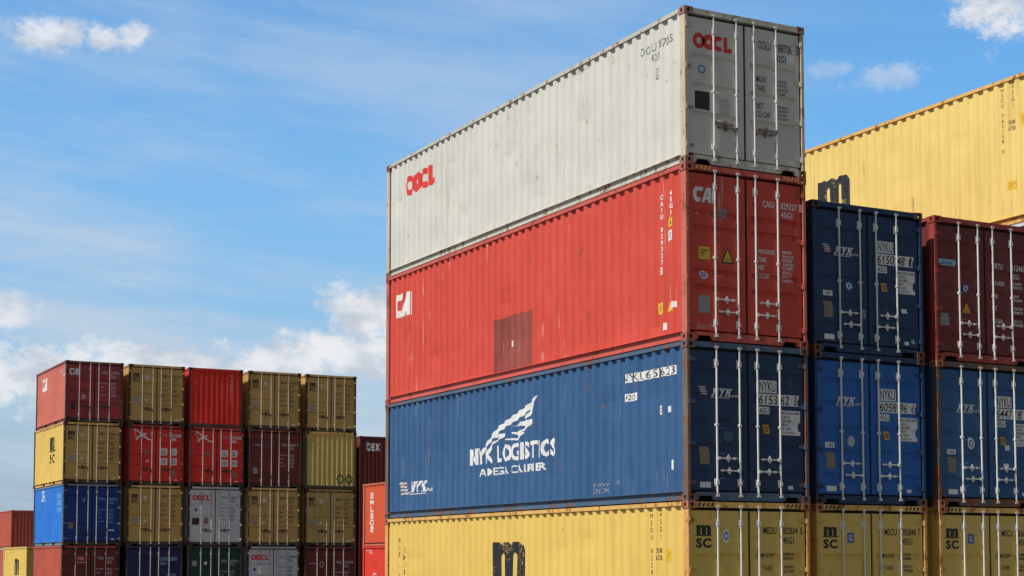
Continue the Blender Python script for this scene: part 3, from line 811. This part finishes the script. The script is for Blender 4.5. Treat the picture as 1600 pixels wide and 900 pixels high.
sticker(C, 'rect', (.93, .52, .73, .71), Yl, 'side', decal('faded_label_print', (.45, .30, .05), .5), txt='CAUTION\nHIGH\n9 6'); sticker(C, 'tri', (.64, .53, .42, .73), Yl, 'side'); sticker(C, 'rect', (.48, .58, .36, .68), Wh, 'side')
sticker(C, 'rect', (.73, .24, .66, .36), Wh, 'side')
drape(C, 'door', 'logo', lg_cai(), (.17, H9-.62, .59, H9-.37), WhC)
T(C, 'door', 'CAIU', (1.56, H9-.575, 1.79, H9-.465), WhC); T(C, 'door', '829327', (1.93, H9-.575, 2.27, H9-.465), WhC)
sticker(C, 'rect', (2.31, H9-.58, 2.39, H9-.46), WhC, ink=red)
T(C, 'door', '45G1', (1.93, H9-.72, 2.17, H9-.62), WhC)
z = 1.61
for w, ww in (('MAX.GROSS', .33), ('TARE', .16), ('NET', .12), ('CU.CAP.', .25)):
    T(C, 'door', w, (1.46, z-.075, 1.46+ww, z), WhC, bold=.02); T(C, 'door', mk_lines(2, z, 7), (1.95, z-.115, 2.18, z+.01), WhC, bold=.02); z -= .135
sticker(C, 'rect', (.27, 1.34, .49, 1.55), Yl, ink=Bk, txt='CAUTION\nHIGH\n9 6'); sticker(C, 'tri', (.71, 1.31, .97, 1.57), Bk)
drape(C, 'door', 'sticker', tri(), (.745, 1.33, .935, 1.535), Yl, lift=.0045); drape(C, 'door', 'sticker_print', text2d('HIGH'), (.79, 1.35, .89, 1.40), Bk, lift=.006)
sticker(C, 'disc', (.29, 1.02, .45, 1.16), WhC, ink=Bl, txt='B'); plate(C, .26, .46, Gy, .22, .29)
sticker(C, 'rect', (.66, 2.05, .84, 2.20), decal('worn_grey_label', (.35, .25, .25), .4))
drape(C, 'door', 'scrawl', text2d('Steve M', shear=.3, bold=-.005), (.22, .20, .52, .30), decal('chalk', (.55, .42, .40), .1))

C = container(0, 0, Z3, L40, H8, grey, 'light grey container crowning the nearest and tallest stack', frame=grey_f, postm=paint('beige_rusty_post', (.58, .47, .33), rust=.35, dirt=.5, fade=.15, dirtcol=(.45, .25, .10)), castmat=cast_g, group=GN, hmat=paint('dark_handle', (.20, .19, .18), rust=.5))
drape(C, 'side', 'logo', lg_ring(), (11.20, 1.68, 9.62, 2.12), Rd)
gnum = decal('grey_number_paint', (.13, .14, .15), .45)
drape(C, 'side', 'lettering', text2d('OOLU 787065', bold=-.005), (1.36, 2.10, .40, 2.24), gnum); drape(C, 'side', 'lettering', text2d('42G1', bold=-.005), (1.02, 1.93, .78, 2.05), gnum)
drape(C, 'side', 'lettering', text2d(mk_lines(4, 4, 5), bold=.01), (.94, 1.60, .80, 1.80), gnum)
drape(C, 'door', 'logo', lg_ring(), (.19, 1.93, .96, 2.19), Rd)
sticker(C, 'disc', (.29, 1.52, .43, 1.66), Bl, ink=WhC, txt='e'); drape(C, 'door', 'sticker', rect(), (.22, .92, .51, 1.22), Bk)
dk = decal('dark_grey_paint', (.06, .065, .07), .3)
T(C, 'door', 'OOLU', (1.50, 2.10, 1.76, 2.25), dk); T(C, 'door', '788706', (1.86, 2.10, 2.20, 2.25), dk); T(C, 'door', '5', (2.29, 2.10, 2.34, 2.25), dk); T(C, 'door', '42G1', (1.86, 1.93, 2.08, 2.05), dk)
sticker(C, 'rect', (2.09, 1.93, 2.26, 2.08), WhC)
T(C, 'door', 'MGW\nTARE', (1.45, 1.38, 1.66, 1.64), dk); T(C, 'door', mk_lines(4, 9, 7), (1.88, 1.36, 2.12, 1.62), dk)
T(C, 'door', 'NET\nCU.CAP', (1.45, .94, 1.74, 1.18), dk); T(C, 'door', mk_lines(4, 19, 7), (1.88, .94, 2.12, 1.18), dk)
drape(C, 'door', 'sticker_print', text2d(mk_lines(4, 29, 6)), (.72, .90, .92, 1.14), decal('pale_print', (.40, .41, .40), .2))
sticker(C, 'rect', (2.10, .22, 2.23, .27), WhC)

# ------------------------------------------------------------------ second stack
XB, YB = 2.665, .13
C = container(XB, YB, 0, L40, H9, yel, 'yellow container under the two blue ones, second stack from the left of the near rows', frame=yel_f, castmat=cast_y, hazard=True, group=GM)
msc_doors(C, 'MSCU', '783848', '7', '45G1', 'gl', seed=4)
C = container(XB, YB, Z1, L40, H8, blue2, 'bright blue container numbered 6058 between a navy and a yellow one', frame=navy, castmat=paint('dark_casting', (.06, .05, .045), rust=.5), style='wave', group=GM)
nyk_doors(C, '6058', '96', '6', flags=False, seed=6)
sticker(C, 'disc', (.72, .99, .88, 1.17), decal('pale_round_label', (.45, .50, .55), .4)); sticker(C, 'rect', (.24, .74+.22, .44, .83+.22), WhC, ink=Bk, txt='11 GAUGE')
C = container(XB, YB, Z2, L40, H8, navy, 'dark navy container numbered 6150 on top of the second stack, right of the red one', frame=navy, castmat=MATS['dark_casting'], style='wave', group=GM)
nyk_doors(C, '6150', '48', '1', seed=8)
sticker(C, 'disc', (.72, 1.08, .89, 1.26), Bl, ink=WhC); sticker(C, 'rect', (.24, .97, .44, 1.06), WhC, ink=Bk, txt='11 GAUGE')
sticker(C, 'rect', (1.98, .78, 2.10, .86), WhC); sticker(C, 'disc', (2.17, .25, 2.31, .33), Cy)
drape(C, 'door', 'scuff_mark', text2d('/\\/', bold=.03), (1.08, .62, 1.17, .84), decal('scuff', (.42, .50, .55), .5))

# ------------------------------------------------------------------ third stack
XC, YC = 5.38, .13
C = container(XC, YC, 0, L40, H9, yel, 'yellow container at the foot of the third near stack, under the blue one numbered 6447', frame=yel_f, castmat=cast_y, hazard=True, group=GM)
msc_doors(C, 'MSCU', '856178', '2', '45G1', 'gl', seed=5)
C = container(XC, YC, Z1, L40, H8, blue3, 'blue container numbered 6447 below the maroon one in the third near stack', frame=paint('worn_navy_frame', (.10, .10, .10), rust=.6), castmat=cast_y, style='wave', group=GM)
nyk_doors(C, '6447', '18', '7', flags=False, seed=9)
sticker(C, 'disc', (.73, 1.03, .89, 1.25), WhC, ink=Bl); sticker(C, 'rect', (.24, .93, .44, 1.02), WhC, ink=Bk, txt='11 GAUGE'); sticker(C, 'rect', (1.62, 1.04, 1.74, 1.13), WhC); sticker(C, 'rect', (1.58, .72, 1.71, .80), WhC)
C = container(XC, YC, Z2, L40, H8, mar, 'dark maroon container with a pale blue label, topping the third near stack', frame=mar_f, castmat=mar_f, style='wave', group=GM)
sticker(C, 'rect', (.12, 1.72, .52, 1.83), Cy, ink=Bl, txt='SeaCube')
sticker(C, 'disc', (.68, 1.26, .84, 1.42), Bl, ink=WhC); sticker(C, 'tri', (.66, .89, .88, 1.07), Og); plate(C, .14, .64, Gy, .21, .22)
T(C, 'door', 'DRYU', (1.40, 1.75, 1.66, 1.86), WhC); T(C, 'door', '412465', (1.86, 1.75, 2.22, 1.86), WhC); T(C, 'door', '42G1', (1.86, 1.60, 2.08, 1.70), WhC)
z = 1.53
for w, ww in (('MAX.GROSS', .31), ('TARE', .17), ('NET', .12), ('CU.CAP.', .27)):
    T(C, 'door', w, (1.38, z-.08, 1.38+ww, z), WhC, bold=.02); T(C, 'door', mk_lines(2, z+7, 7), (1.90, z-.115, 2.14, z+.01), WhC, bold=.02); z -= .23
sticker(C, 'rect', (2.20, .30, 2.30, .37), WhC)

# ------------------------------------------------------------------ fourth stack, behind
XD, YD = 8.30, .25
container(XD, YD, 0, L40, H9, yelo, 'old yellow container hidden at the foot of the fourth near stack', group=GM)
container(XD, YD, H9, L40, H9, navy, 'navy container hidden second in the fourth near stack', group=GM)
container(XD, YD, 2*H9, L40, H8, blue, 'blue container with a pale top rail just under the upper right yellow one', frame=lgrey, group=GM)
C = container(XD, YD, 2*H9+H8, L40, H9, yelp, 'long yellow container high at the right, above the navy and maroon ones', frame=yel_f, castmat=cast_y, hazard=True, group=GM)
drape(C, 'side', 'logo', lg_m(), (6.95, 1.12, 5.55, 2.05), BkW); drape(C, 'side', 'logo', lg_sc(), (6.80, .45, 5.72, 1.02), BkW)
drape(C, 'side', 'lettering', text2d('MSCU 762158 0', stacked=True, bold=.0), (1.195, 1.45, 1.125, 2.72), Bk)
drape(C, 'side', 'lettering', text2d('45G1', stacked=True), (.915, 2.30, .85, 2.74), Bk)
sticker(C, 'rect', (.68, 1.90, .50, 2.12), Yl, 'side', decal('faded_label_print', (.45, .30, .05), .5), txt='CAUTION\nHIGH\n9 6'); sticker(C, 'rect', (1.04, .70, .80, .86), Yl, 'side', decal('faded_label_print', (.45, .30, .05), .5), txt='CAUTION\nHIGH\n9 6')
drape(C, 'side', 'lettering', text2d('30.480\n67.200'), (.98, 1.85, .84, 2.05), Bk)
msc_doors(C, 'MSCU', '762158', '0', '45G1', 'gl', seed=11)

# ------------------------------------------------------------------ far block: five columns, four high, twenty-foot boxes
XS = (.40, 3.08, 5.76, 8.43, 11.13); YL = 46.95
Z4 = [k*H8 for k in range(4)]
def far(ci, lv, *a, **k):
    k.setdefault('rodmat', dull); k.setdefault('hmat', grime); k.setdefault('castmat', grime); k.setdefault('postm', grime); k.setdefault('sillm', grime)
    return container(XS[ci]+random.uniform(-.035, .035), YL+random.uniform(-.06, .06), Z4[lv]+.05, L20, H8, *a, group=GF, **k)
WhF = decal('far_white', (.70, .62, .62), .1)
# column 1
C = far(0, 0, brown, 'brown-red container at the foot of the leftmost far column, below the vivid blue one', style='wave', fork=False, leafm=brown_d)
sticker(C, 'rect', (.62, 1.95, 1.02, 2.15), BrR, ink=WhF, txt='TAL'); drape(C, 'door', 'sticker', rect(), (.62, 1.86, 1.02, 1.89), WhF)
numbers(C, 'TGHU', '249812', '3', '22G1', WhF, 2.12, seed=21)
C = far(0, 1, sky_blue, 'vivid blue container in the leftmost far column', style='wave', fork=True, frame=paint('blue_grey_frame', (.18, .24, .30), rust=.3), leafm=paint('deep_blue_door', (.012, .05, .25), rust=.1, dirt=.2))  # door paint is the vivid blue darkened, with shade in its colour
drape(C, 'side', 'lettering', text2d('PSC', stacked=True, bold=.03), (4.45, 1.95, 3.75, 2.43), WhC)
T(C, 'side', mk_lines(3, 77, 6), (1.3, 1.4, .5, 2.2), decal('pale_cyan', (.2, .5, .8), .2))
numbers(C, 'IPXU', '330298', '3', '22G1', decal('pale_cyan', (.2, .5, .8), .2), 2.02, seed=22); plate(C, .24, .70, Tn); T(C, 'door', 'V', (.78, 1.82, .92, 2.0), decal('pale_cyan', (.2, .5, .8), .2))
sticker(C, 'rect', (1.90, .62, 2.15, .68), WhC); sticker(C, 'rect', (2.02, .24, 2.16, .30), WhC)
C = far(0, 2, yel, 'yellow container between the faded red and the vivid blue one in the leftmost far column', fork=True, frame=yel_f, leafm=yelo)
drape(C, 'side', 'logo', lg_m(), (2.95, 1.42, 1.75, 2.08), BkW); drape(C, 'side', 'logo', lg_sc(), (2.80, .96, 1.85, 1.34), BkW)
msc_doors(C, 'MSCU', '330856', '9', '22G1', 'dot', seed=23)
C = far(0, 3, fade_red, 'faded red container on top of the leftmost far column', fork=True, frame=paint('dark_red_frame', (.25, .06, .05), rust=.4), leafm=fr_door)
drape(C, 'side', 'logo', lg_cai(), (4.80, 1.66, 3.80, 2.22), WhC); T(C, 'side', 'CAIU 213', (1.3, 2.16, .3, 2.30), decal('far_white', (.70, .62, .62), .1)); T(C, 'side', '22G1', (.8, 1.98, .4, 2.10), decal('far_white', (.70, .62, .62), .1))
drape(C, 'door', 'logo', lg_cai(), (.15, H8-.60, .58, H8-.33), WhC); numbers(C, 'CAIU', '213948', '6', '22G1', WhF, 2.20, seed=24)
sticker(C, 'ring', (.68, .98, .84, 1.17), WhC); drape(C, 'door', 'sticker', rect(), (.24, .52, .42, .80), Bk); sticker(C, 'rect', (.70, 1.50, .98, 1.72), BrR); sticker(C, 'rect', (1.96, .30, 2.28, .60), BrR)
# column 2
C = far(1, 0, indigo, 'indigo container at the foot of the second far column', style='wave')
sk = decal('pale_sky_paint', (.30, .45, .65), .2); T(C, 'door', 'CRXU 2093', (1.45, 1.95, 2.2, 2.12), sk, bold=.03); T(C, 'door', '22G1', (1.45, 1.78, 1.75, 1.90), sk, bold=.03); T(C, 'door', 'UCIN\nMGW', (1.75, 1.15, 2.2, 1.40), sk, bold=.03)
C = far(1, 1, yelo, 'ochre container between the star-marked red and the indigo one, second far column'); msc_doors(C, 'MSCU', '292821', '0', '22G1', 'dot', seed=25)
C = far(1, 2, hred, 'signal red container with a white star-like figure, second column of the far block', frame=paint('signal_red_frame', (.45, .05, .04), rust=.25))
def star_door(C, sd):
    drape(C, 'door', 'logo', lg_star(), (.24, 2.591-.68, 1.02, 2.591-.20), WhC)
    T(C, 'door', 'SUDU', (1.45, 2.12, 1.75, 2.22), PalR); sticker(C, 'rect', (1.80, 2.10, 2.33, 2.22), WhF, ink=hred, txt='390812 5'); sticker(C, 'rect', (1.88, 1.94, 2.10, 2.05), WhF)
    for z in (1.30, .88):
        sticker(C, 'rect', (1.42, z, 1.72, z+.30), WhC, ink=Bk, txt=mk_lines(3, sd+z, 5)); sticker(C, 'rect', (1.84, z, 2.14, z+.30), WhC, ink=Bk, txt=mk_lines(3, sd+z+3, 5))
    plate(C, 1.92, .42, Tn, .2, .26); sticker(C, 'rect', (2.04, .22, 2.18, .27), WhC); drape(C, 'door', 'sticker', rect(), (.70, 1.35, .90, 1.5), Tn)
star_door(C, 40); sticker(C, 'tri', (.78, 1.0, .92, 1.1), WhC)
C = far(1, 3, yelo, 'ochre container on top of the second far column, left of the blind red end'); msc_doors(C, 'MSCU', '335168', '4', '22G1', 'sq', seed=26)
# column 3
C = far(2, 0, green, 'dark green container at the foot of the middle far column', style='wave')
plate(C, .20, 1.72, Gy, .22, .24); sticker(C, 'rect', (.74, 1.78, .86, 1.92), WhC); numbers(C, 'UESU', '222908', '4', '22G1', decal('pale_green_print', (.45, .55, .52), .2), 2.0, seed=27)
C = far(2, 1, lgrey, 'pale grey container with red ring lettering amid the middle far column'); 
drape(C, 'door', 'logo', lg_ring(), (.18, 1.98, .98, 2.22), Rd); sticker(C, 'disc', (.28, 1.50, .42, 1.64), Bl); drape(C, 'door', 'sticker', rect(), (.18, .92, .50, 1.22), Bk)
sticker(C, 'rect', (.70, .95, .92, 1.25), decal('red_and_white_label', (.45, .25, .25), .3), ink=Bk); numbers(C, 'OOLU', '142612', '7', '22G1', dk, 2.18, seed=28)
C = far(2, 2, hred, 'signal red container with a white star-like figure, directly under the blind red end', frame=MATS['signal_red_frame']); star_door(C, 60)
C = far(2, 3, hred, 'red container turned with its blind corrugated end forward, topping the middle far column', rev=True, frame=hred)
drape(C, 'end', 'lettering', text2d('HJCU829501', stacked=True, bold=.02), (1.86, 1.10, 1.95, 2.35), WhF)
# column 4
C = far(3, 0, lgrey, 'pale grey container at the foot of the fourth far column, under an ochre one')
drape(C, 'door', 'logo', lg_ring(), (.18, 1.98, .98, 2.22), Rd); sticker(C, 'disc', (.28, 1.50, .42, 1.64), Bl); numbers(C, 'OOLU', '127483', '0', '22G1', dk, 2.18, seed=29)
C = far(3, 1, yelo, 'ochre container below the maroon one in the fourth far column'); msc_doors(C, 'MSCU', '262906', '4', '22G1', 'sq', seed=30)
C = far(3, 2, mar, 'maroon container sandwiched by two ochre ones, fourth far column', style='wave', frame=mar); T(C, 'door', 'INTERPOOL', (.25, 1.85, .55, 1.91), WhF); sticker(C, 'disc', (.74, 1.80, .84, 1.90), Bl); numbers(C, 'TRLU', '386094', '2', '22G1', WhF, 1.98, seed=31); plate(C, .20, .62, Gy)
C = far(3, 3, yelo, 'ochre container on top of the fourth far column, right of the blind red end'); msc_doors(C, 'MSCU', '227640', '8', '22G1', 'dot', seed=32, down=False)
# column 5
C = far(4, 0, mar, 'maroon container with a round white badge at the foot of the fifth far column', style='wave', frame=mar); sticker(C, 'ring', (.70, 1.65, .92, 1.92), PalR); T(C, 'door', 'TRANSAM', (.2, 1.80, .55, 1.86), WhF); numbers(C, 'TTNU', '307591', '1', '22G1', WhF, 1.94, seed=33)
C = far(4, 1, yelo, 'dusky ochre container directly below the blind yellow corrugated end'); msc_doors(C, 'MSCU', '290773', '5', '22G1', 'sq', seed=34)
C = far(4, 2, paint('mid_yellow', (.62, .47, .14), rust=.2, dirt=.25), 'yellow container with its blind corrugated end forward, marked with two dark diamonds', rev=True, frame=yel_f)
dia = merge(*[poly2d('dia%d' % i, [[(i*.95, .5), (i*.95+.3, 1), (i*.95+.62, 1), (i*.95+.92, .5), (i*.95+.62, 0), (i*.95+.3, 0)], [(i*.95+.18, .5), (i*.95+.46, .16), (i*.95+.74, .5), (i*.95+.46, .84)]]) for i in range(2)])
drape(C, 'end', 'marking', dia, (1.45, .25, 2.28, .68), decal('dull_dark_mark', (.10, .10, .07), .45))
C = far(4, 3, yelo, 'ochre container on top of the rightmost far column, against the sky'); msc_doors(C, 'MSCU', '241995', '3', '22G1', 'dot', seed=35, down=False)

# ------------------------------------------------------------------ beyond the far block
C = container(11.47, 35.07, 0, L20, H8, brred, 'bright red container directly below the orange-red one with white letters', group=GB)
drape(C, 'side', 'lettering', text2d('TC', bold=.03), (5.7, 2.28, 5.1, 2.44), WhF); drape(C, 'side', 'lettering', text2d('CON', stacked=True, bold=.03), (5.14, .2, 4.72, 1.50), WhF)
C = container(11.47, 35.07, H8, L20, H8, orange, 'orange-red container with white letters running down its side, beside the nearest stack', frame=paint('orange_frame', (.55, .16, .11), rust=.2), group=GB)
drape(C, 'side', 'lettering', text2d('EMLEOZ', stacked=True, bold=.05, line=.92), (5.40, .58, 4.90, 2.20), WhC)
for k in range(3):
    lab = ['lowest dark maroon container of the stack behind the orange-red one', 'middle dark maroon container of the stack behind the orange-red one', 'dark maroon container with white serif letters on its corrugated end, behind the orange-red one'][k]
    C = container(18.54, 58.63, k*H9, L40, H9, mar, lab, rev=True, group=GB)
drape(C, 'end', 'lettering', text2d('tex', bold=.03, space=1.15), (.38, 2.10, 1.24, 2.64), WhC)
for k in range(3):
    container(15.95, 58.66, k*H9-(k == 2)*.0, L40, H9 if k < 2 else H8, mar, ['lowest', 'middle', 'uppermost'][k]+' container of the dark slot behind the rightmost far column', rev=True, group=GB)
container(6.65, 91.4, 0, L40, H9, pinkr, 'pinkish red container at the lower left corner, under the brown one', rev=True, frame=lgrey, group=GB)
container(6.65, 91.4, H9, L40, H8, brown, 'brown-red container at the left edge with its dark corrugated end showing', rev=True, leafm=brown_d, group=GB)
C = container(1.50, 59.9, .12, L20, H8, yel, 'pale yellow container low at the left edge, left of the far block', group=GB)
drape(C, 'side', 'logo', lg_m(), (3.1, 1.15, 1.9, 2.0), BkW); drape(C, 'side', 'logo', lg_sc(), (2.95, .50, 2.0, 1.05), BkW)
